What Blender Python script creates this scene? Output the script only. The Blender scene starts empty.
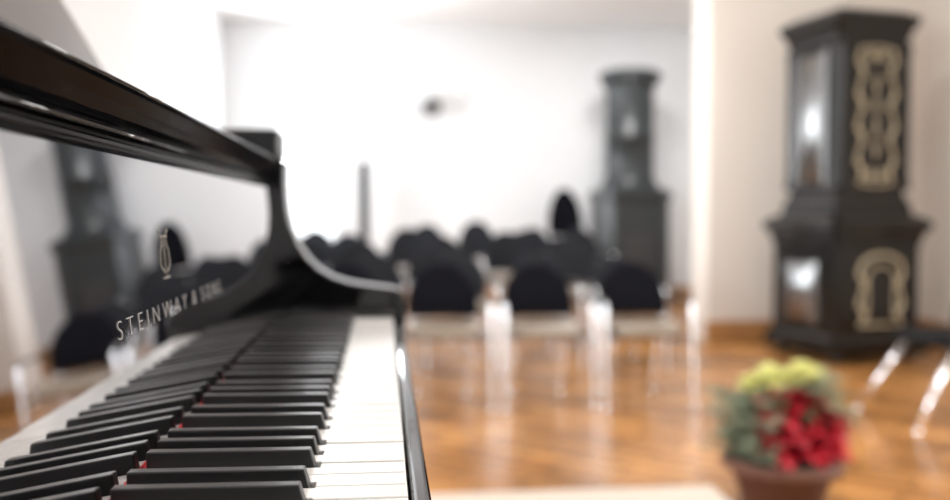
import bpy, bmesh, math, random
from mathutils import Vector, Matrix
random.seed(7)
S = bpy.context.scene
try:
    S.view_settings.view_transform = 'Standard'
except Exception: pass
COL = S.collection

# ------------------------------------------------------------ materials
def mat(name, col, rough=.5, metal=0, ior=1.5, coat=0, noise=None, bump=0, sheen=0, emis=None):
    m = bpy.data.materials.new(name); m.use_nodes = True
    nt = m.node_tree; b = nt.nodes['Principled BSDF']
    b.inputs['Base Color'].default_value = (*col, 1)
    b.inputs['Roughness'].default_value = rough
    b.inputs['Metallic'].default_value = metal
    b.inputs['IOR'].default_value = ior
    b.inputs['Coat Weight'].default_value = coat
    b.inputs['Coat Roughness'].default_value = .03
    if sheen: b.inputs['Sheen Weight'].default_value = sheen
    if noise:
        col2, scale = noise
        tc = nt.nodes.new('ShaderNodeTexCoord'); n = nt.nodes.new('ShaderNodeTexNoise')
        n.inputs['Scale'].default_value = scale; n.inputs['Detail'].default_value = 4
        mx = nt.nodes.new('ShaderNodeMix'); mx.data_type = 'RGBA'
        mx.inputs[6].default_value = (*col, 1); mx.inputs[7].default_value = (*col2, 1)
        nt.links.new(tc.outputs['Object'], n.inputs['Vector'])
        nt.links.new(n.outputs['Fac'], mx.inputs[0]); nt.links.new(mx.outputs[2], b.inputs['Base Color'])
        if bump:
            bp = nt.nodes.new('ShaderNodeBump'); bp.inputs['Strength'].default_value = bump
            bp.inputs['Distance'].default_value = .01
            nt.links.new(n.outputs['Fac'], bp.inputs['Height']); nt.links.new(bp.outputs['Normal'], b.inputs['Normal'])
    return m

M_LACQ = mat('black_lacquer', (.0015, .0015, .002), .04, ior=1.42)
M_RAIL = mat('black_lacquer_rail', (.0012, .0012, .0015), .12, ior=1.07)
M_FALL = mat('polished_fallboard', (.56, .56, .58), .02, metal=1)
M_DESK = mat('polished_desk', (.02, .02, .022), .15, ior=1.45)
M_LACQ_SOFT = mat('black_satin', (.004, .004, .005), .25, ior=1.35)
M_WKEY = mat('white_key', (.80, .79, .76), .14, noise=((.76, .75, .72), 30))
M_BKEY = mat('black_key', (.0022, .0022, .0026), .36, ior=1.5, noise=((.004, .004, .005), 60))
M_FELT = mat('red_felt', (.60, .015, .025), .9)
M_GOLD = mat('gold_inlay', (.31, .30, .285), .5, metal=.2)
M_GOLDD = mat('dull_gold_inlay', (.19, .175, .15), .5, metal=.2)
M_WALL = mat('white_plaster', (.84, .855, .87), .8, noise=((.80, .815, .83), 3))
M_WALLW = mat('warm_plaster', (.82, .77, .71), .8, noise=((.78, .73, .67), 2))
M_CEIL = mat('ceiling_plaster', (.93, .93, .93), .9, noise=((.91, .91, .91), 3))
M_BASE = mat('baseboard_wood', (.50, .26, .10), .4, noise=((.40, .19, .07), 8))
M_STAGE = mat('stage_carpet', (.50, .43, .36), .8, noise=((.44, .37, .31), 40))
M_FRAME = mat('white_paint', (.85, .85, .85), .4, noise=((.8, .8, .8), 5))
M_FAB = mat('black_fabric', (.003, .003, .005), .9, ior=1.2, noise=((.006, .006, .009), 120))
M_FAB_HAZE = mat('black_fabric_haze', (.014, .015, .019), .9, ior=1.25, noise=((.024, .026, .031), 120))  # black fabric with lens haze put into its colour, for the rear rows
M_SEAT = mat('seat_pad', (.26, .215, .165), .28, ior=1.6, noise=((.20, .16, .12), 40))
M_SEATD = mat('black_seat_pad', (.006, .006, .007), .9, ior=1.25, noise=((.010, .010, .010), 40))
M_CHROME = mat('chrome', (.97, .98, 1.0), .22, metal=1, noise=((.94, .95, .98), 20))
M_IRON = mat('stove_iron', (.0045, .004, .0035), .16, ior=1.38, noise=((.011, .009, .007), 6), bump=.08)
M_GLOSS = mat('stove_highlight_gloss', (.006, .006, .006), .26, ior=2.8, noise=((.012, .011, .010), 6), bump=.05)  # extra glossy finish so the stove's side bulge shows a bright highlight
M_STGOLD = mat('stove_gilt', (.62, .54, .38), .45, metal=.15, noise=((.34, .28, .18), 25), bump=.5)
M_GREY = mat('stove_grey_tile', (.030, .036, .039), .35, noise=((.020, .025, .027), 8), bump=.2)
M_DGREY = mat('dark_metal', (.03, .03, .032), .4, noise=((.05, .05, .052), 10))
M_LGREY = mat('grey_metal', (.16, .16, .165), .4, noise=((.2, .2, .2), 10))
M_TERRA = mat('terracotta', (.15, .065, .040), .7, noise=((.10, .042, .028), 12), bump=.2)
M_SOIL = mat('soil', (.04, .025, .015), .95, noise=((.02, .012, .008), 50))
M_RED = mat('red_bract', (.50, .003, .018), .5, noise=((.24, .002, .010), 14))
M_YEL = mat('yellow_petal', (.80, .76, .32), .6, noise=((.66, .69, .30), 20))
M_LEAF = mat('green_leaf', (.045, .07, .03), .5, noise=((.08, .11, .05), 20))
M_FERN = mat('grey_green_fern', (.27, .31, .22), .6, noise=((.16, .20, .12), 20))

def floor_mat():
    m = bpy.data.materials.new('parquet'); m.use_nodes = True
    nt = m.node_tree; b = nt.nodes['Principled BSDF']
    tc = nt.nodes.new('ShaderNodeTexCoord'); mp = nt.nodes.new('ShaderNodeMapping')
    mp.inputs['Rotation'].default_value = (0, 0, math.radians(42))
    br = nt.nodes.new('ShaderNodeTexBrick')
    br.inputs['Color1'].default_value = (.50, .245, .082, 1)
    br.inputs['Color2'].default_value = (.28, .122, .037, 1)
    br.inputs['Mortar'].default_value = (.14, .06, .018, 1)
    br.inputs['Scale'].default_value = 1; br.inputs['Mortar Size'].default_value = .005
    br.inputs['Brick Width'].default_value = .5; br.inputs['Row Height'].default_value = .13
    n = nt.nodes.new('ShaderNodeTexNoise'); n.inputs['Scale'].default_value = 1.8
    mx = nt.nodes.new('ShaderNodeMix'); mx.data_type = 'RGBA'; mx.blend_type = 'MULTIPLY'
    mx.inputs[0].default_value = .65
    rp = nt.nodes.new('ShaderNodeValToRGB')
    rp.color_ramp.elements[0].color = (.55, .5, .45, 1); rp.color_ramp.elements[1].color = (1.3, 1.27, 1.22, 1)
    rp.color_ramp.elements[0].position = .38; rp.color_ramp.elements[1].position = .62
    nt.links.new(tc.outputs['Object'], mp.inputs[0]); nt.links.new(mp.outputs[0], br.inputs['Vector'])
    nt.links.new(tc.outputs['Object'], n.inputs['Vector']); nt.links.new(n.outputs['Fac'], rp.inputs[0])
    nt.links.new(br.outputs['Color'], mx.inputs[6]); nt.links.new(rp.outputs[0], mx.inputs[7])
    nt.links.new(mx.outputs[2], b.inputs['Base Color'])
    b.inputs['Roughness'].default_value = .26
    b.inputs['IOR'].default_value = 1.40
    return m
M_FLOOR = floor_mat()

# ------------------------------------------------------------ helpers
def obj_from_bm(name, bm, m, parent=None, smooth=False, bevel=0, seg=3, loc=None):
    bmesh.ops.recalc_face_normals(bm, faces=bm.faces)
    me = bpy.data.meshes.new(name); bm.to_mesh(me); bm.free()
    ms = m if isinstance(m, (list, tuple)) else [m]
    for k in ms: me.materials.append(k)
    if smooth:
        for p in me.polygons: p.use_smooth = True
    o = bpy.data.objects.new(name, me); COL.objects.link(o)
    if bevel:
        bv = o.modifiers.new('bevel', 'BEVEL'); bv.width = bevel; bv.segments = seg
        bv.limit_method = 'ANGLE'; bv.angle_limit = math.radians(40)
    if parent: o.parent = parent
    if loc: o.location = loc
    return o

def add_box(bm, x0, x1, y0, y1, z0, z1, mi=0):
    r = bmesh.ops.create_cube(bm, size=1, matrix=Matrix.Translation(((x0+x1)/2, (y0+y1)/2, (z0+z1)/2)) @ Matrix.Diagonal((x1-x0, y1-y0, z1-z0, 1)))
    for v in r['verts']:
        for f in v.link_faces: f.material_index = mi
    return r

def box(name, x0, x1, y0, y1, z0, z1, m, parent=None, bevel=0, seg=3):
    bm = bmesh.new(); add_box(bm, x0, x1, y0, y1, z0, z1)
    return obj_from_bm(name, bm, m, parent, bevel=bevel, seg=seg)

def extrude_poly(bm, pts, axis, a, b, mi=0):
    def P(p, t): return (p[0], t, p[1]) if axis == 'y' else ((p[0], p[1], t) if axis == 'z' else (t, p[0], p[1]))
    v0 = [bm.verts.new(P(p, a)) for p in pts]; v1 = [bm.verts.new(P(p, b)) for p in pts]
    fs = [bm.faces.new(v0), bm.faces.new(v1[::-1])]
    n = len(pts)
    for i in range(n):
        fs.append(bm.faces.new((v0[i], v0[(i+1) % n], v1[(i+1) % n], v1[i])))
    for f in fs: f.material_index = mi

def tube(bm, pts, r, n=10, cap=True, mi=0, closed=False):
    pts = [Vector(p) for p in pts]; rings = []
    N = len(pts)
    prev = None
    for i, p in enumerate(pts):
        if closed: d = pts[(i+1) % N]-pts[i-1]
        else: d = pts[min(i+1, N-1)]-pts[max(i-1, 0)]
        d.normalize()
        if prev is None:
            up = Vector((0, 0, 1)) if abs(d.z) < .9 else Vector((1, 0, 0))
        else: up = prev
        s = d.cross(up)
        if s.length < 1e-5: s = d.cross(Vector((0, 1, 0)))
        s.normalize(); u = s.cross(d).normalized(); prev = u
        rr = r(i/(N-1)) if callable(r) else r
        rings.append([bm.verts.new(p+rr*(math.cos(2*math.pi*k/n)*s+math.sin(2*math.pi*k/n)*u)) for k in range(n)])
    rng = range(N if closed else N-1)
    for i in rng:
        A = rings[i]; B = rings[(i+1) % N]
        for k in range(n):
            f = bm.faces.new((A[k], A[(k+1) % n], B[(k+1) % n], B[k])); f.material_index = mi; f.smooth = True
    if cap and not closed:
        bm.faces.new(rings[0][::-1]).material_index = mi; bm.faces.new(rings[-1]).material_index = mi

def lathe(bm, prof, n=40, c=(0, 0), mi=0, phase=0, smooth=True):
    rings = []
    for r, z in prof:
        rings.append([bm.verts.new((c[0]+r*math.cos(2*math.pi*k/n+phase), c[1]+r*math.sin(2*math.pi*k/n+phase), z)) for k in range(n)])
    for A, B in zip(rings, rings[1:]):
        for k in range(n):
            f = bm.faces.new((A[k], A[(k+1) % n], B[(k+1) % n], B[k])); f.material_index = mi; f.smooth = smooth
    bm.faces.new(rings[0][::-1]).material_index = mi; bm.faces.new(rings[-1]).material_index = mi

def smooth_path(pts, sub=6):
    pts = [Vector(p) for p in pts]; out = []
    for i in range(len(pts)-1):
        p0 = pts[max(i-1, 0)]; p1 = pts[i]; p2 = pts[i+1]; p3 = pts[min(i+2, len(pts)-1)]
        for k in range(sub):
            t = k/sub
            out.append(.5*((2*p1)+(-p0+p2)*t+(2*p0-5*p1+4*p2-p3)*t*t+(-p0+3*p1-3*p2+p3)*t**3))
    out.append(pts[-1]); return out

def empty(name, loc, label, cat, group=None):
    e = bpy.data.objects.new(name, None); COL.objects.link(e); e.location = loc; e.empty_display_size = .1
    e['label'] = label; e['category'] = cat
    if group: e['group'] = group
    return e

def struct(o): o['kind'] = 'structure'; return o

# ------------------------------------------------------------ room
CZ = 3.3
struct(box('floor', -4.2, 5.2, -3.2, 11.2, -.1, 0, M_FLOOR))
struct(box('ceiling', -4.2, 5.2, -3.2, 11.2, CZ, CZ+.1, M_CEIL))
bm = bmesh.new()
WX0, WX1, WZ0, WZ1 = -1.22, -.55, .75, 2.6
add_box(bm, -1.83, WX0, 11, 11.2, 0, CZ); add_box(bm, WX1, 5.2, 11, 11.2, 0, CZ)
add_box(bm, WX0, WX1, 11, 11.2, 0, WZ0); add_box(bm, WX0, WX1, 11, 11.2, WZ1, CZ)
struct(obj_from_bm('wall_back', bm, M_WALL))
def window(name, axis, a0, a1, z0, z1, at):
    bm = bmesh.new(); t = .05
    def B(u0, u1, w0, w1):
        if axis == 'x': add_box(bm, u0, u1, at-.03, at+.03, w0, w1)
        else: add_box(bm, at-.03, at+.03, u0, u1, w0, w1)
    B(a0, a0+t, z0, z1); B(a1-t, a1, z0, z1); B(a0+t, a1-t, z0, z0+t); B(a0+t, a1-t, z1-t, z1)
    c = (a0+a1)/2; B(c-.025, c+.025, z0+t, z1-t)
    zz = z0+(z1-z0)*.66; B(a0+t, c-.025, zz-.02, zz+.02); B(c+.025, a1-t, zz-.02, zz+.02)
    return struct(obj_from_bm(name, bm, M_FRAME))
window('window_1', 'x', WX0, WX1, WZ0, WZ1, 11.12)
bm = bmesh.new(); LX = -1.83
add_box(bm, LX-.3, LX, 4, 7.9, 0, CZ); add_box(bm, LX-.3, LX, 9.7, 11.2, 0, CZ)
add_box(bm, LX-.3, LX, 7.9, 9.7, 0, .8); add_box(bm, LX-.3, LX, 7.9, 9.7, 3.0, CZ)
struct(obj_from_bm('wall_left', bm, M_WALL))
window('window_2', 'y', 7.9, 9.7, .8, 3.0, LX-.2)
struct(box('wall_left_return', -4.2, LX-.3, 4, 4.3, 0, CZ, M_WALL))
bm = bmesh.new()
add_box(bm, -4.2, -4, -3, -1.6, 0, CZ); add_box(bm, -4.2, -4, 3.2, 4, 0, CZ)
add_box(bm, -4.2, -4, -1.6, 3.2, 0, .9); add_box(bm, -4.2, -4, -1.6, 3.2, 2.8, CZ)
struct(obj_from_bm('wall_left_stage', bm, M_WALL))
window('window_3', 'y', -1.6, 3.2, .9, 2.8, -4.1)
bm = bmesh.new()
add_box(bm, 4.6, 4.8, -3, .3, 0, CZ); add_box(bm, 4.6, 4.8, 3.3, 7.5, 0, CZ)
add_box(bm, 4.6, 4.8, .3, 3.3, 0, .9); add_box(bm, 4.6, 4.8, .3, 3.3, 2.7, CZ)
struct(obj_from_bm('wall_right', bm, M_WALLW))
window('window_added', 'y', .3, 3.3, .9, 2.7, 4.7)  # unseen window added so side light reaches the chrome chair legs
struct(box('wall_right_partition', 2.70, 4.8, 7.5, 7.9, 0, CZ, M_WALLW))
struct(box('wall_right_hall', 5.0, 5.2, 7.9, 11, 0, CZ, M_WALL))
struct(box('wall_rear', -4.2, 4.8, -3.2, -3.0, 0, CZ, M_WALL))
struct(box('baseboard_partition', 2.68, 4.6, 7.47, 7.5, 0, .17, M_BASE, bevel=.008))
struct(box('baseboard_right', 4.57, 4.6, -3, 7.47, 0, .17, M_BASE, bevel=.008))
struct(box('baseboard_back', LX+.03, 5.0, 10.97, 11, 0, .17, M_BASE, bevel=.008))
struct(box('baseboard_left', LX, LX+.03, 4, 11, 0, .17, M_BASE, bevel=.008))
st = box('stage_platform', -3.6, 1.05, -2.2, 2.86, 0, .2, M_STAGE, bevel=.008)
st['label'] = 'low beige carpeted stage platform carrying the grand piano'; st['category'] = 'stage'

# ------------------------------------------------------------ grand piano
CAMZ = 1.08; ZK = CAMZ-.148; YE = 1.402
piano = empty('grand_piano', (-.8, .69, .2), 'glossy black grand piano with open keyboard on a low stage', 'piano')
PO = Vector((-.8, .69, .2))
def pp(o, parent=piano):
    o.parent = parent
    if parent is piano: o.matrix_parent_inverse = Matrix.Translation(-PO)
    return o
Z = lambda r: CAMZ+r
out = [(-.178, -.05), (-.178, YE), (-.75, YE)]
curve = smooth_path([(-.75, YE, 0), (-1.1, 1.34, 0), (-1.45, 1.10, 0), (-1.8, .86, 0), (-2.2, .78, 0), (-2.5, .66, 0), (-2.66, .42, 0), (-2.68, .12, 0), (-2.60, -.03, 0)], 6)
out += [(p.x, p.y) for p in curve[1:]] + [(-2.5, -.05)]
bm = bmesh.new(); extrude_poly(bm, out, 'z', ZK-.10, Z(.04))
pp(obj_from_bm('case', bm, M_LACQ, bevel=.006))
lid_out = [(-.42, -.06), (-.42, YE+.01), (-.75, YE+.01)] + [(p.x-.012, p.y+.01) for p in curve[1:]] + [(-2.5, -.06)]
bm = bmesh.new(); extrude_poly(bm, lid_out, 'z', Z(.04), Z(.062))
pp(obj_from_bm('lid', bm, M_LACQ, bevel=.006))
prof = [(-.30, .0385), (-.168, .0375), (-.1640, .0360), (-.1600, .0365), (-.1580, .0390), (-.1590, .0420), (-.1640, .0435), (-.1640, .0460), (-.1600, .0470), (-.1585, .0490), (-.1600, .0510),
        (-.1575, .0525), (-.1545, .0555), (-.1510, .0620), (-.1465, .0695), (-.1455, .0720), (-.1462, .0742), (-.1485, .0755), (-.30, .0765)]
bm = bmesh.new(); extrude_poly(bm, [(x, Z(z)) for x, z in prof], 'y', .0301, 1.3439)
pp(obj_from_bm('front_rail', bm, M_RAIL, bevel=.0005, seg=2))
bm = bmesh.new(); tube(bm, [(-.1462, .031, Z(.0728)), (-.1462, 1.343, Z(.0728))], .0013, 10)
pp(obj_from_bm('rail_beading', bm, M_LACQ))
bm = bmesh.new(); tube(bm, [(-.1585, .031, Z(.0480)), (-.1585, 1.343, Z(.0480))], .0010, 10)
pp(obj_from_bm('rail_beading', bm, M_LACQ))
pp(box('lid_corner_block', -.232, -.146, 1.32, YE+.005, Z(.0770), Z(.117), M_LACQ_SOFT, bevel=.006))
TH = math.radians(4.8)
def fbx(zr): return -.1388-math.tan(TH)*(zr+.145)
fb = [(-.1386, -.1490), (-.1388, -.145)] + [(fbx(-.145+t), -.145+t) for t in (.02, .05, .08, .11, .14, .178)] + [(-.1555, .0350), (-.1575, .0358), (-.174, .0358), (-.174, -.149)]
bm = bmesh.new(); extrude_poly(bm, [(x, Z(z)) for x, z in fb], 'y', .031, 1.343)
fall = pp(obj_from_bm('fallboard', bm, M_FALL))
R = Matrix(((0, -math.sin(TH), math.cos(TH)), (1, 0, 0), (0, math.cos(TH), math.sin(TH)))).to_4x4()
words = []
for wd in ('STEINWAY', '&', 'SONS'):
    tcu = bpy.data.curves.new('lettering', 'FONT'); tcu.body = wd; tcu.size = .0160
    tcu.space_character = 1.6; tcu.align_y = 'CENTER'; tcu.extrude = .0001; tcu.offset = -.00038
    to = bpy.data.objects.new('tmp_text', tcu); COL.objects.link(to)
    bpy.context.view_layer.update()
    dg = bpy.context.evaluated_depsgraph_get()
    tme = bpy.data.meshes.new_from_object(to.evaluated_get(dg))
    bpy.data.objects.remove(to)
    x0 = min(v.co.x for v in tme.vertices); x1 = max(v.co.x for v in tme.vertices)
    tme.transform(Matrix.Translation((-x0, 0, 0))); words.append((tme, x1-x0))
gap = .013; tot = sum(w for _, w in words)+2*gap; k = .320/tot; cur = .680-.320/2
for tme, wdt in words:
    tme.transform(R @ Matrix.Diagonal((k, 1, 1, 1)))
    tme.materials.clear(); tme.materials.append(M_GOLD)
    tob = bpy.data.objects.new('lettering', tme); COL.objects.link(tob)
    tob.location = (fbx(-.066)+.0003, cur, Z(-.066)); pp(tob); cur += (wdt+gap)*k
bm = bmesh.new()
for s in (-1, 1):
    tube(bm, smooth_path([(s*.002, -.013, 0), (s*.011, -.008, 0), (s*.0105, .001, 0), (s*.006, .007, 0), (s*.007, .013, 0), (s*.0115, .016, 0)], 5), .0008, 8)
    tube(bm, [(s*.002, -.012, 0), (s*.002, .010, 0)], .0003, 6)
tube(bm, [(-.009, .0115, 0), (.009, .0115, 0)], .0006, 6)
tube(bm, [(-.008, -.0165, 0), (.008, -.0165, 0)], .0008, 6)
tube(bm, [(-.0, -.0165, 0), (0, .013, 0)], .0004, 6)
bmesh.ops.transform(bm, matrix=R @ Matrix.Diagonal((1.1, 1.0, .3, 1)), verts=bm.verts)
pp(obj_from_bm('lyre_emblem', bm, M_GOLDD, loc=(fbx(-.028)+.0004, .645, Z(-.028))))
pp(box('felt_strip', -.1384, -.1364, .075, 1.300, ZK-.008, ZK+.001, M_FELT))
pp(box('key_bed', -.172, .026, -.045, YE-.005, ZK-.10, ZK-.045, M_LACQ, bevel=.003))
pp(box('key_slip', .0145, .0255, .031, 1.343, ZK-.0449, ZK-.007, M_LACQ, bevel=.003))
for y0, y1 in ((.031, .0735), (1.3015, 1.343)):
    pp(box('key_block', -.1384, .014, y0, y1, ZK-.0449, ZK+.008, M_LACQ, bevel=.004))
cp = [(.031, -.190), (.031, -.130), (.029, -.121), (.024, -.115), (.012, -.111), (-.02, -.107), (-.050, -.102), (-.074, -.094), (-.094, -.082), (-.110, -.066),
      (-.123, -.046), (-.132, -.024), (-.1370, -.002), (-.1395, .020), (-.1405, .045), (-.1400, .060), (-.1402, .070), (-.1430, .0755), (-.1480, .0768), (-.178, .0768), (-.178, -.190)]
for y0, y1 in ((-.05, .030), (1.344, YE)):
    bm = bmesh.new(); extrude_poly(bm, [(x, Z(z)) for x, z in cp], 'y', y0, y1)
    pp(obj_from_bm('arm', bm, M_LACQ, bevel=.004, seg=4))
kf = pp(box('keyboard', -.136, .008, .076, 1.299, ZK-.0449, ZK-.022, M_LACQ_SOFT))
W = 1.225/52
names = ['A', 'B', 'C', 'D', 'E', 'F', 'G']
Y0 = .075
off = {'A': .0025, 'C': -.0028, 'D': .0028, 'F': -.0032, 'G': 0}
blacks = []
for i in range(51):
    n = names[i % 7]
    if n in off: blacks.append((i, Y0+(i+1)*W+off[n]))
bw = .0052
for i in range(52):
    y0 = Y0+i*W+.0009; y1 = Y0+(i+1)*W-.0009; ty0, ty1 = y0, y1
    for j, c in blacks:
        if j == i: ty1 = c-bw-.0008
        if j == i-1: ty0 = c+bw+.0008
    xf, xm, xb = .012, -.0375, -.1358
    pts = [(xf, y0), (xf, y1), (xm, y1)]
    if ty1 != y1: pts += [(xm, ty1)]
    pts += [(xb, ty1), (xb, ty0)]
    if ty0 != y0: pts += [(xm, ty0)]
    pts += [(xm, y0)]
    bm = bmesh.new(); dz = random.uniform(-.0003, .0003)
    extrude_poly(bm, pts, 'z', ZK-.0218, ZK+dz)
    o = obj_from_bm('white_key', bm, M_WKEY, bevel=.0006, seg=2); o.parent = kf
bm = bmesh.new()
b0 = [(-.1358, -bw, -.008), (-.0380, -bw, -.008), (-.0380, bw, -.008), (-.1358, bw, -.008)]
b1 = [(-.1358, -.0044, .0106), (-.0430, -.0042, .0100), (-.0430, .0042, .0100), (-.1358, .0044, .0106)]
v0 = [bm.verts.new(p) for p in b0]; v1 = [bm.verts.new(p) for p in b1]
bm.faces.new(v0[::-1]); bm.faces.new(v1)
for q in range(4): bm.faces.new((v0[q], v0[(q+1) % 4], v1[(q+1) % 4], v1[q]))
bmesh.ops.bevel(bm, geom=[e for e in bm.edges], offset=.0009, segments=3, affect='EDGES', profile=.5)
bk0 = None
for j, c in blacks:
    if bk0 is None:
        bk0 = obj_from_bm('black_key', bm, M_BKEY); bk0.location = (0, c, ZK); bk0.parent = kf
    else:
        o = bk0.copy(); o.location = (0, c, ZK); COL.objects.link(o); o.parent = kf
bm = bmesh.new(); la = math.radians(30)
h0, h1 = 0, .27
p = [(-.30-h0*math.sin(la), .084+h0*math.cos(la)), (-.30-h1*math.sin(la), .084+h1*math.cos(la)),
     (-.312-h1*math.sin(la), .078+h1*math.cos(la)), (-.312-h0*math.sin(la), .078+h0*math.cos(la))]
extrude_poly(bm, [(x, Z(z)) for x, z in p], 'y', .18, 1.24)
pp(obj_from_bm('music_desk', bm, M_DESK, bevel=.003))
pp(box('music_desk_tray', -.34, -.27, .16, 1.25, Z(.0766), Z(.084), M_LACQ, bevel=.001))
for (x, y) in ((-.32, .06), (-.32, 1.28), (-2.3, .35)):
    bm = bmesh.new()
    prof2 = [(.055, .05), (.06, .35), (.085, .6), (.09, ZK-.2-.10)]
    rings = []
    for r, z in prof2: rings.append([bm.verts.new((x+a*r, y+b*r, .2+z)) for a, b in ((-1, -1), (1, -1), (1, 1), (-1, 1))])
    for A, B in zip(rings, rings[1:]):
        for q in range(4): bm.faces.new((A[q], A[(q+1) % 4], B[(q+1) % 4], B[q]))
    bm.faces.new(rings[0][::-1]); bm.faces.new(rings[-1])
    lathe(bm, [(.02, .2), (.028, .205), (.028, .245), (.02, .25)], 16, (x, y))
    pp(obj_from_bm('leg', bm, M_LACQ, bevel=.006))
bm = bmesh.new()
for s in (-.07, .07): tube(bm, [(-.45, .69+s*1.2, ZK-.10), (-.45, .69+s, .34)], .012)
add_box(bm, -.50, -.40, .57, .81, .28, .34)
for s in (-.06, 0, .06): add_box(bm, -.40, -.32, .69+s-.01, .69+s+.01, .295, .305)
pp(obj_from_bm('pedal_lyre', bm, M_LACQ, bevel=.004))

# ------------------------------------------------------------ chairs
def make_chair(arms=True):
    parts = []
    bm = bmesh.new(); n = 40; rings = []
    for (s, z) in ((.90, .412), (.985, .420), (1.0, .440), (.985, .456), (.93, .464), (.6, .462), (.25, .458)):
        ring = []
        for k in range(n):
            a = 2*math.pi*k/n; ca, sa = math.cos(a), math.sin(a)
            e = .42
            x = .205*s*math.copysign(abs(ca)**e, ca); y = .205*s*math.copysign(abs(sa)**e, sa)
            zz = z - (.02*max(0, (-y-.14))/.08 if y < -.14 else 0)
            ring.append(bm.verts.new((x, y-.01, zz)))
        rings.append(ring)
    for A, B in zip(rings, rings[1:]):
        for k in range(n): bm.faces.new((A[k], A[(k+1) % n], B[(k+1) % n], B[k]))
    bm.faces.new(rings[0][::-1]); bm.faces.new(rings[-1])
    parts.append(obj_from_bm('seat', bm, M_SEAT if arms else M_SEATD, smooth=True))
    bm = bmesh.new(); nz = 16; nx = 12; front = []; back = []
    z0, z1 = .475, .79
    for i in range(nz+1):
        t = i/nz; z = z0+(z1-z0)*t
        hw = .209*(1-max(0, (t-.18)/.82)**2.2*.995)**.5 if t > .18 else .201+.008*t/.18
        hw = max(hw, .05) if t < 1 else .05
        rf, rb = [], []
        for j in range(nx+1):
            u = -1+2*j/nx; x = hw*u
            cy = .20+.07*t-.035*(x/.2)**2
            edge = max(abs(u)**6, (max(0, t-.9)/.1)**2, (max(0, .08-t)/.08)**2)
            th = .022*(1-.75*min(1, edge))
            rf.append(bm.verts.new((x, cy-th, z))); rb.append(bm.verts.new((x, cy+th, z)))
        front.append(rf); back.append(rb)
    for i in range(nz):
        for j in range(nx):
            bm.faces.new((front[i][j], front[i][j+1], front[i+1][j+1], front[i+1][j]))
            bm.faces.new((back[i][j+1], back[i][j], back[i+1][j], back[i+1][j+1]))
        bm.faces.new((front[i][0], front[i+1][0], back[i+1][0], back[i][0]))
        bm.faces.new((front[i+1][nx], front[i][nx], back[i][nx], back[i+1][nx]))
    for j in range(nx):
        bm.faces.new((front[0][j+1], front[0][j], back[0][j], back[0][j+1]))
        bm.faces.new((front[nz][j], front[nz][j+1], back[nz][j+1], back[nz][j]))
    parts.append(obj_from_bm('backrest', bm, M_FAB, smooth=True))
    for s in (-1, 1):
        bm = bmesh.new()
        if arms:
            tube(bm, smooth_path([(s*.246, -.255, .012), (s*.246, -.225, .30), (s*.244, -.20, .54), (s*.243, -.19, .585)], 6), .0125, 10)
            tube(bm, [(s*.246, -.255, 0), (s*.246, -.255, .02)], .016, 10)
        else:
            tube(bm, [(s*.27, -.34, .012), (s*.19, -.10, .41)], .016, 10)
            tube(bm, [(s*.27, -.34, 0), (s*.27, -.34, .02)], .019, 10)
        parts.append(obj_from_bm('leg', bm, M_CHROME))
        if arms:
            bm = bmesh.new()
            tube(bm, smooth_path([(s*.243, -.215, .590), (s*.243, -.10, .598), (s*.236, .08, .595), (s*.205, .185, .59)], 5), .010, 10)
            parts.append(obj_from_bm('armrest', bm, M_DGREY))
        bm = bmesh.new()
        tube(bm, smooth_path([(s*.15, .25, .012), (s*.165, .215, .30), (s*.185, .20, .46), (s*.175, .235, .62)], 6), .014, 10)
        tube(bm, [(s*.15, .25, 0), (s*.15, .25, .02)], .017, 10)
        parts.append(obj_from_bm('leg', bm, M_CHROME))
    bm = bmesh.new()
    fy = -.19 if arms else -.12
    tube(bm, [(-.244 if arms else -.19, fy, .400), (.244 if arms else .19, fy, .400)], .010, 8)
    tube(bm, [(-.185, .17, .400), (.185, .17, .400)], .010, 8)
    for s in (-1, 1): tube(bm, [(s*.17, fy, .400), (s*.17, .17, .400)], .010, 8)
    parts.append(obj_from_bm('seat_frame', bm, M_DGREY))
    return parts
protos = {True: make_chair(True), False: make_chair(False)}; used = {True: False, False: False}
def place_chair(x, y, rot=0, z=0, label=None, group='audience chairs in rows', arms=True, sc=(1, 1, 1), name='chair', fab=None):
    e = empty(name, (x, y, z), label or 'black padded chair with rounded back and chrome legs', 'chair', group)
    e.rotation_euler = (0, 0, rot); e.scale = sc
    for o in protos[arms]:
        if used[arms]:
            c = o.copy(); COL.objects.link(c)
        else: c = o
        c.parent = e
        if fab and c.name.startswith('backrest'):
            c.material_slots[0].link = 'OBJECT'; c.material_slots[0].material = fab
    used[arms] = True
    return e
row1 = [.335-.56*2, .335-.56, .335, .895, 1.455]
for x in row1: place_chair(x, 5.15, random.uniform(-.02, .02), sc=(1, 1, .99))
rows = [(6.45, -1.22, 6, 1.0, ()), (7.3, -1.36, 6, 1.05, (4,)), (8.1, -1.22, 6, 1.10, (2,)), (8.9, -1.50, 7, 1.16, (4,)), (9.7, -1.30, 6, 1.20, (2,))]
for y, xs, n, sz, skip in rows:
    for i in range(n):
        if i in skip: continue
        place_chair(xs+.58*i+random.uniform(-.018, .018), y+random.uniform(-.06, .06), random.uniform(-.03, .03), sc=(1, 1, sz*random.uniform(.94, 1.05)), fab=M_FAB_HAZE)
place_chair(2.91, 4.50, math.radians(-88), label='black chair with slanted chrome legs turned beside the ornate stove', arms=False, group=None)
place_chair(2.06, 10.2, 0, label='tall black high-backed chair near the grey stove', arms=False, sc=(.95, 1, 1.70), group=None, name='high_backed_chair')

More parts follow.
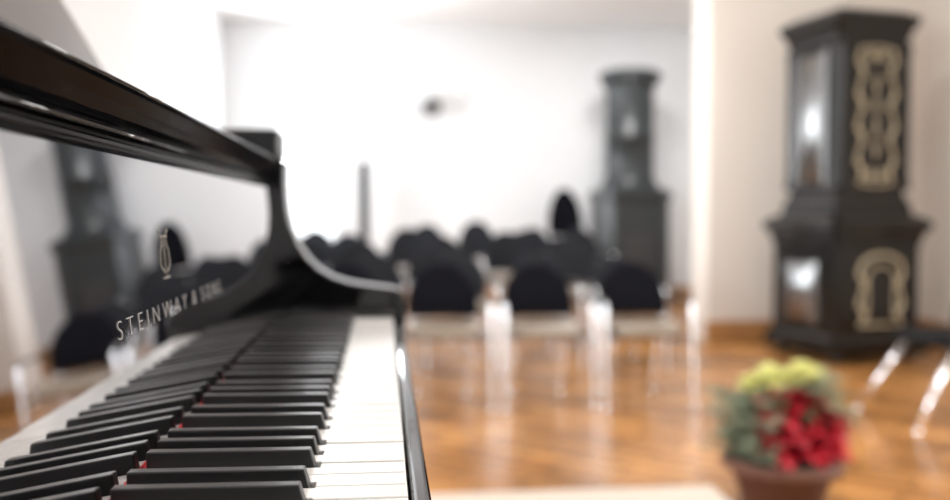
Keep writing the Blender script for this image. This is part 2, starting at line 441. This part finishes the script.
# ------------------------------------------------------------ ornate stove
def chamf(s, c):
    return [(s-c, -s), (s, -s+c), (s, s-c), (s-c, s), (-s+c, s), (-s, s-c), (-s, -s+c), (-s+c, -s)]
def stack_prof(bm, levels, c=.12, mi=0):
    rings = []
    for s, z in levels:
        rings.append([bm.verts.new((x, y, z)) for x, y in chamf(s, s*c)])
    for A, B in zip(rings, rings[1:]):
        for q in range(8): bm.faces.new((A[q], A[(q+1) % 8], B[(q+1) % 8], B[q])).material_index = mi
    bm.faces.new(rings[0][::-1]); bm.faces.new(rings[-1])

stove = empty('ornate_stove', (3.43, 6.60, 0), 'tall ornate black cast iron stove with gilded relief panels', 'stove')
stove.rotation_euler = (0, 0, math.radians(12))
bm = bmesh.new(); stack_prof(bm, [(.41, .06), (.435, .08), (.435, .14), (.415, .15), (.415, .17), (.395, .19), (.38, .21), (.378, .84), (.39, .85), (.39, .88), (.40, .89), (.40, .92)])
obj_from_bm('lower_body', bm, M_IRON, stove)
bm = bmesh.new(); stack_prof(bm, [(.40, .92), (.41, .93), (.445, .96), (.445, 1.01), (.42, 1.02), (.39, 1.05), (.345, 1.06), (.335, 1.10)])
obj_from_bm('middle_cornice', bm, M_IRON, stove)
bm = bmesh.new(); stack_prof(bm, [(.335, 1.10), (.335, 1.13), (.325, 1.14), (.315, 1.17), (.30, 1.20), (.297, 1.23), (.305, 1.25), (.302, 2.26), (.31, 2.28), (.31, 2.32)])
obj_from_bm('upper_body', bm, M_IRON, stove)
bm = bmesh.new(); stack_prof(bm, [(.31, 2.32), (.325, 2.34), (.325, 2.37), (.335, 2.38), (.355, 2.42), (.368, 2.43), (.368, 2.48), (.335, 2.49), (.31, 2.51), (.27, 2.53)])
obj_from_bm('top_cornice', bm, M_IRON, stove)
def relief(name, half, z0, z1, w, arch=False):
    for rot in (0, math.radians(-90)):
        y = -half
        bm = bmesh.new()
        if rot:
            fw = .022
            add_box(bm, -w-.02, -w-.02+fw, y-.02, y+.005, z0-.02, z1+.02); add_box(bm, w+.02-fw, w+.02, y-.02, y+.005, z0-.02, z1+.02)
            N = 14; rows_ = []
            for zz in (z0, z0+.03, z1-.03, z1):
                inn = 0 if zz in (z0, z1) else 1
                rows_.append([bm.verts.new((-w+2*w*q/N, y-.001-.040*inn*math.sin(math.pi*q/N), zz)) for q in range(N+1)])
            for A, B in zip(rows_, rows_[1:]):
                for q in range(N):
                    f = bm.faces.new((A[q], A[q+1], B[q+1], B[q])); f.smooth = True
            obj = obj_from_bm('side_highlight_panel', bm, M_GLOSS, stove)  # bulge added and shaped to catch a highlight streak on the stove side
        else:
            H = z1-z0; nrep = max(2, int(H/.22)); step = H/nrep
            for s in (-1, 1):
                for i in range(nrep):
                    zc = z0+step*(i+.5); pts = []
                    for q in range(25):
                        t = -1+2*q/24; a = t*math.pi*1.1
                        rr = .028*(1-.45*abs(t))
                        pts.append((s*(w-.02)+s*rr*math.sin(a), y-.008, zc+t*step*.50+.010*math.cos(a*2)))
                    tube(bm, pts, lambda t: .007+.008*math.sin(math.pi*t), 6)
            if arch:
                tube(bm, [((w-.01)*math.cos(math.pi*q/16), y-.010, z1-.04+.10*math.sin(math.pi*q/16)) for q in range(17)], .014, 6)
                tube(bm, [((w-.07)*math.cos(math.pi*q/16), y-.008, z1-.12+.10*math.sin(math.pi*q/16)) for q in range(17)], .008, 6)
                for s in (-1, 1): tube(bm, [(s*(w-.07), y-.008, z0+.05+(H-.17)*q/6) for q in range(7)], .008, 6)
                tube(bm, [(-w, y-.010, z0), (w, y-.010, z0)], .010, 6)
            else:
                for zz, sg in ((z0, -1), (z1, 1)):
                    tube(bm, [(-w+2*w*q/16, y-.010, zz+sg*.020*math.sin(math.pi*q/16)) for q in range(17)], .008, 6)
                    for s in (-1, 1):
                        pts = []
                        for q in range(18):
                            a = q/17*math.pi*2.2; rr = .010+.032*q/17
                            pts.append((s*(.055+rr*math.sin(a)), y-.008, zz-sg*.05+rr*math.cos(a)))
                        tube(bm, pts, .009, 6)
                tube(bm, [(0, y-.006, z0+.16+(H-.32)*q/16) for q in range(17)], lambda t: .003+.009*abs(math.sin(t*math.pi*4)), 6)
            obj = obj_from_bm(name, bm, M_STGOLD, stove)
        obj.rotation_euler = (0, 0, rot)
relief('upper_relief_panel', .304, 1.29, 2.23, .160)
relief('lower_relief_panel', .379, .28, .72, .19, arch=True)
for sx, sy in ((-1, -1), (1, -1), (1, 1), (-1, 1)):
    bm = bmesh.new(); lathe(bm, [(.03, 0), (.045, .01), (.05, .02), (.03, .04), (.045, .06)], 16, (sx*.31, sy*.31))
    obj_from_bm('foot', bm, M_IRON, stove)
for sx, sy in ((-1, -1), (1, -1), (-1, 1)):
    bm = bmesh.new()
    lathe(bm, [(.028, 1.24), (.036, 1.28), (.024, 1.32), (.024, 2.2), (.034, 2.24), (.028, 2.29)], 14, (sx*.285, sy*.285))
    obj_from_bm('corner_column', bm, M_IRON, stove)

# grey stove at the far wall
gs = empty('grey_stove', (2.78, 10.3, 0), 'tall dark grey two-tier stove standing by the white wall', 'stove')
bm = bmesh.new(); stack_prof(bm, [(.40, .10), (.42, .12), (.42, .2), (.385, .24), (.385, 1.2), (.41, 1.24), (.41, 1.30), (.36, 1.34)], .3)
obj_from_bm('lower_body', bm, M_GREY, gs)
bm = bmesh.new(); lathe(bm, [(.33, 1.34), (.33, 1.38), (.30, 1.42), (.275, 1.46), (.272, 1.9), (.285, 1.91), (.285, 1.94), (.272, 1.95), (.272, 2.46), (.29, 2.5)], 40)
obj_from_bm('upper_body', bm, M_GREY, gs)
bm = bmesh.new(); lathe(bm, [(.29, 2.5), (.32, 2.53), (.35, 2.57), (.36, 2.62), (.33, 2.65), (.25, 2.68)], 40)
obj_from_bm('top_cornice', bm, M_GREY, gs)
box('stove_door', -.14, .14, -.40, -.38, .5, .82, M_DGREY, gs, bevel=.01)
for sx, sy in ((-1, -1), (1, -1), (1, 1), (-1, 1)):
    bm = bmesh.new(); lathe(bm, [(.03, 0), (.05, .03), (.03, .07), (.045, .10)], 16, (sx*.28, sy*.28))
    obj_from_bm('foot', bm, M_GREY, gs)

cs = empty('column_speaker', (-.22, 10.55, 0), 'slim black column loudspeaker on a round base', 'speaker')
bm = bmesh.new(); lathe(bm, [(.16, 0), (.16, .012), (.03, .02), (.02, .025), (.02, .75), (.012, .76)], 28)
obj_from_bm('stand', bm, M_DGREY, cs)
box('speaker_body', -.055, .055, -.05, .05, .75, 1.64, M_FAB, cs, bevel=.012)
wl = empty('wall_spotlight', (.56, 11, 2.34), 'small dark grey spotlight mounted on the white wall', 'lamp')
bm = bmesh.new(); lathe(bm, [(.05, -.02), (.05, .0)], 20)
bmesh.ops.rotate(bm, matrix=Matrix.Rotation(math.radians(90), 3, 'X'), verts=bm.verts)
bmesh.ops.translate(bm, vec=(0, -.022, 0), verts=bm.verts)
tube(bm, [(0, -.02, 0), (0, -.12, .0)], .012, 8)
obj_from_bm('bracket', bm, M_LGREY, wl)
bm = bmesh.new(); lathe(bm, [(.055, -.13), (.06, -.12), (.10, .08), (.12, .10), (.10, .105)], 24)
bmesh.ops.rotate(bm, matrix=Matrix.Rotation(math.radians(120), 3, 'X'), verts=bm.verts)
bmesh.ops.translate(bm, vec=(0, -.17, 0), verts=bm.verts)
obj_from_bm('lamp_head', bm, M_LGREY, wl)

# ------------------------------------------------------------ flower pot
PX, PY = 1.465, 3.26
fp = empty('potted_flowers', (PX, PY, 0), 'terracotta pot with red poinsettia, yellow blooms and feathery greenery', 'potted plant')
fp.scale = (1.12, 1.12, 1.02)
bm = bmesh.new(); lathe(bm, [(.12, 0), (.125, .005), (.165, .13), (.19, .135), (.195, .14), (.195, .175), (.185, .18), (.172, .175), (.165, .15)], 48)
obj_from_bm('pot', bm, M_TERRA, fp)
bm = bmesh.new(); lathe(bm, [(.155, .151), (.16, .155), (.158, .165), (.08, .175), (.01, .178)], 32)
obj_from_bm('soil', bm, M_SOIL, fp)
def leaf(bm, p, d, l, w, curl=.25, mi=0):
    d = Vector(d).normalized(); up = Vector((0, 0, 1))
    s = d.cross(up)
    if s.length < .05: s = Vector((1, 0, 0))
    s.normalize(); s = (Matrix.Rotation(random.uniform(-.5, .5), 3, d) @ s); u = s.cross(d)
    rows = []
    for t, ww in ((0, .08), (.25, .75), (.5, 1), (.75, .65), (1, .03)):
        c = Vector(p)+d*l*t-u*curl*l*t*t
        rows.append((bm.verts.new(c-s*w*ww/2+u*w*.12*ww), bm.verts.new(c), bm.verts.new(c+s*w*ww/2+u*w*.12*ww)))
    for A, B in zip(rows, rows[1:]):
        for q in (0, 1): bm.faces.new((A[q], A[q+1], B[q+1], B[q])).material_index = mi
heads = [(.02, -.04, .385), (-.045, -.09, .35), (.065, -.08, .35), (.01, -.13, .305), (-.07, -.11, .285), (.09, -.10, .285), (.02, -.14, .245), (-.03, -.06, .37), (.075, -.03, .37), (.12, -.06, .32), (-.05, -.13, .24), (.08, -.13, .24)]
for h in heads:
    bm = bmesh.new()
    tube(bm, smooth_path([(h[0]*.3, h[1]*.3, .17), (h[0]*.7, h[1]*.7, (h[2]+.17)/2), h], 4), .004, 6, mi=1)
    for ring, (cnt, el, l) in enumerate(((8, -.15, .10), (8, .3, .085), (7, .8, .055))):
        for q in range(cnt):
            a = 2*math.pi*q/cnt+ring*.4+random.uniform(-.25, .25); e2 = el+random.uniform(-.2, .2)
            leaf(bm, h, (math.cos(a)*math.cos(e2), math.sin(a)*math.cos(e2), math.sin(e2)), l*random.uniform(.75, 1.1), .06)
    obj_from_bm('red_flower', bm, [M_RED, M_LEAF], fp)
for h, sc in (((-.105, .0, .435), .95), ((-.055, -.01, .455), 1.05), ((.010, .0, .45), 1.0), ((.060, .0, .47), 1.15), ((.115, .03, .455), 1.0), ((-.025, .05, .46), 1.0)):
    bm = bmesh.new()
    tube(bm, smooth_path([(h[0]*.3, h[1]*.3, .17), (h[0]*.7, h[1]*.7, (h[2]+.2)/2), h], 4), .004, 6, mi=1)
    for ring in range(7):
        el = -.4+ring*.28; cnt = 18-ring
        for q in range(cnt):
            a = 2*math.pi*q/cnt+ring*.3
            leaf(bm, h, (math.cos(a)*math.cos(el), math.sin(a)*math.cos(el), math.sin(el)), (.056-.002*ring)*sc*random.uniform(.85, 1.15), .016, curl=-.2)
    obj_from_bm('yellow_flower', bm, [M_YEL, M_LEAF], fp)
bm = bmesh.new()
for i in range(200):
    a = random.uniform(0, 2*math.pi); r = random.uniform(.03, .15); el = random.uniform(-.2, .9)
    leaf(bm, (.01+r*math.cos(a), .04+r*math.sin(a), random.uniform(.20, .40)), (math.cos(a)*math.cos(el), math.sin(a)*math.cos(el), math.sin(el)), random.uniform(.06, .09), .04)
obj_from_bm('foliage', bm, M_LEAF, fp)
bm = bmesh.new()
for i in range(130):
    left = i < 68
    a = random.uniform(math.pi*.75, math.pi*1.35) if left else random.uniform(-.8, .8)
    R0 = random.uniform(.12, .27) if left else random.uniform(.15, .24)
    zt = random.uniform(.20, .42) if left else random.uniform(.24, .48)
    p = smooth_path([(.05*math.cos(a), .05*math.sin(a), .17), (.6*R0*math.cos(a), .6*R0*math.sin(a), zt*.9), (R0*math.cos(a), R0*math.sin(a), zt)], 7)
    tube(bm, p, .0015, 5)
    for c in p[4:]:
        for q in range(6):
            b2 = random.uniform(0, 2*math.pi); el = random.uniform(-.3, .9)
            leaf(bm, c, (math.cos(b2)*math.cos(el), math.sin(b2)*math.cos(el), math.sin(el)), .032, .0028)
obj_from_bm('fern_sprays', bm, M_FERN, fp)

# ------------------------------------------------------------ light
w = bpy.data.worlds.new('World'); S.world = w; w.use_nodes = True
w.node_tree.nodes['Background'].inputs[0].default_value = (.93, .97, 1, 1)
w.node_tree.nodes['Background'].inputs[1].default_value = 3.0
def area(name, loc, rot, sx, sy, power, col=(1, 1, 1)):
    l = bpy.data.lights.new(name, 'AREA'); l.shape = 'RECTANGLE'; l.size = sx; l.size_y = sy; l.energy = power; l.color = col
    o = bpy.data.objects.new(name, l); COL.objects.link(o); o.location = loc; o.rotation_euler = rot
    return o
area('daylight_window_far', (-.88, 11.35, 1.7), (math.radians(-90), 0, 0), .66, 1.8, 150, (.93, .97, 1))
area('daylight_window_hall', (-2.2, 8.8, 1.9), (0, math.radians(-90), 0), 2.0, 1.7, 115, (.93, .97, 1))
area('daylight_window_stage', (-4.3, .8, 1.9), (0, math.radians(-90), 0), 1.8, 4.6, 300, (.95, .98, 1))
area('fill_window_right', (4.9, 1.8, 1.8), (0, math.radians(90), 0), 1.7, 2.9, 200, (1, .99, .97))  # fill behind the added right window, brightens the chair legs
for (x, y, pw) in ((1.6, 2.6, 45), (1.6, 6.2, 46), (2.4, 9.0, 48)):  # unseen ceiling lamps added as fill to brighten the hall
    lp = empty('ceiling_fill_lamp', (x, y, CZ), 'added flat round white ceiling fill lamp, out of view', 'lamp', 'added ceiling fill lamps')
    bm = bmesh.new(); lathe(bm, [(.22, -.05), (.25, -.045), (.25, -.001)], 32)
    obj_from_bm('fill_lamp_housing', bm, M_FRAME, lp)
    l = area('ceiling_fill', (x, y, CZ-.06), (0, 0, 0), .4, .4, pw, (1, .98, .96))

# ------------------------------------------------------------ camera
cam = bpy.data.cameras.new('camera'); co = bpy.data.objects.new('camera', cam); COL.objects.link(co)
cam.sensor_width = 36; cam.lens = 35; cam.clip_start = .02
co.location = (0, 0, CAMZ)
co.rotation_euler = (math.radians(90-2.35), 0, math.radians(-5.64))
cam.dof.use_dof = True; cam.dof.focus_distance = .52; cam.dof.aperture_fstop = 3.6
S.camera = co
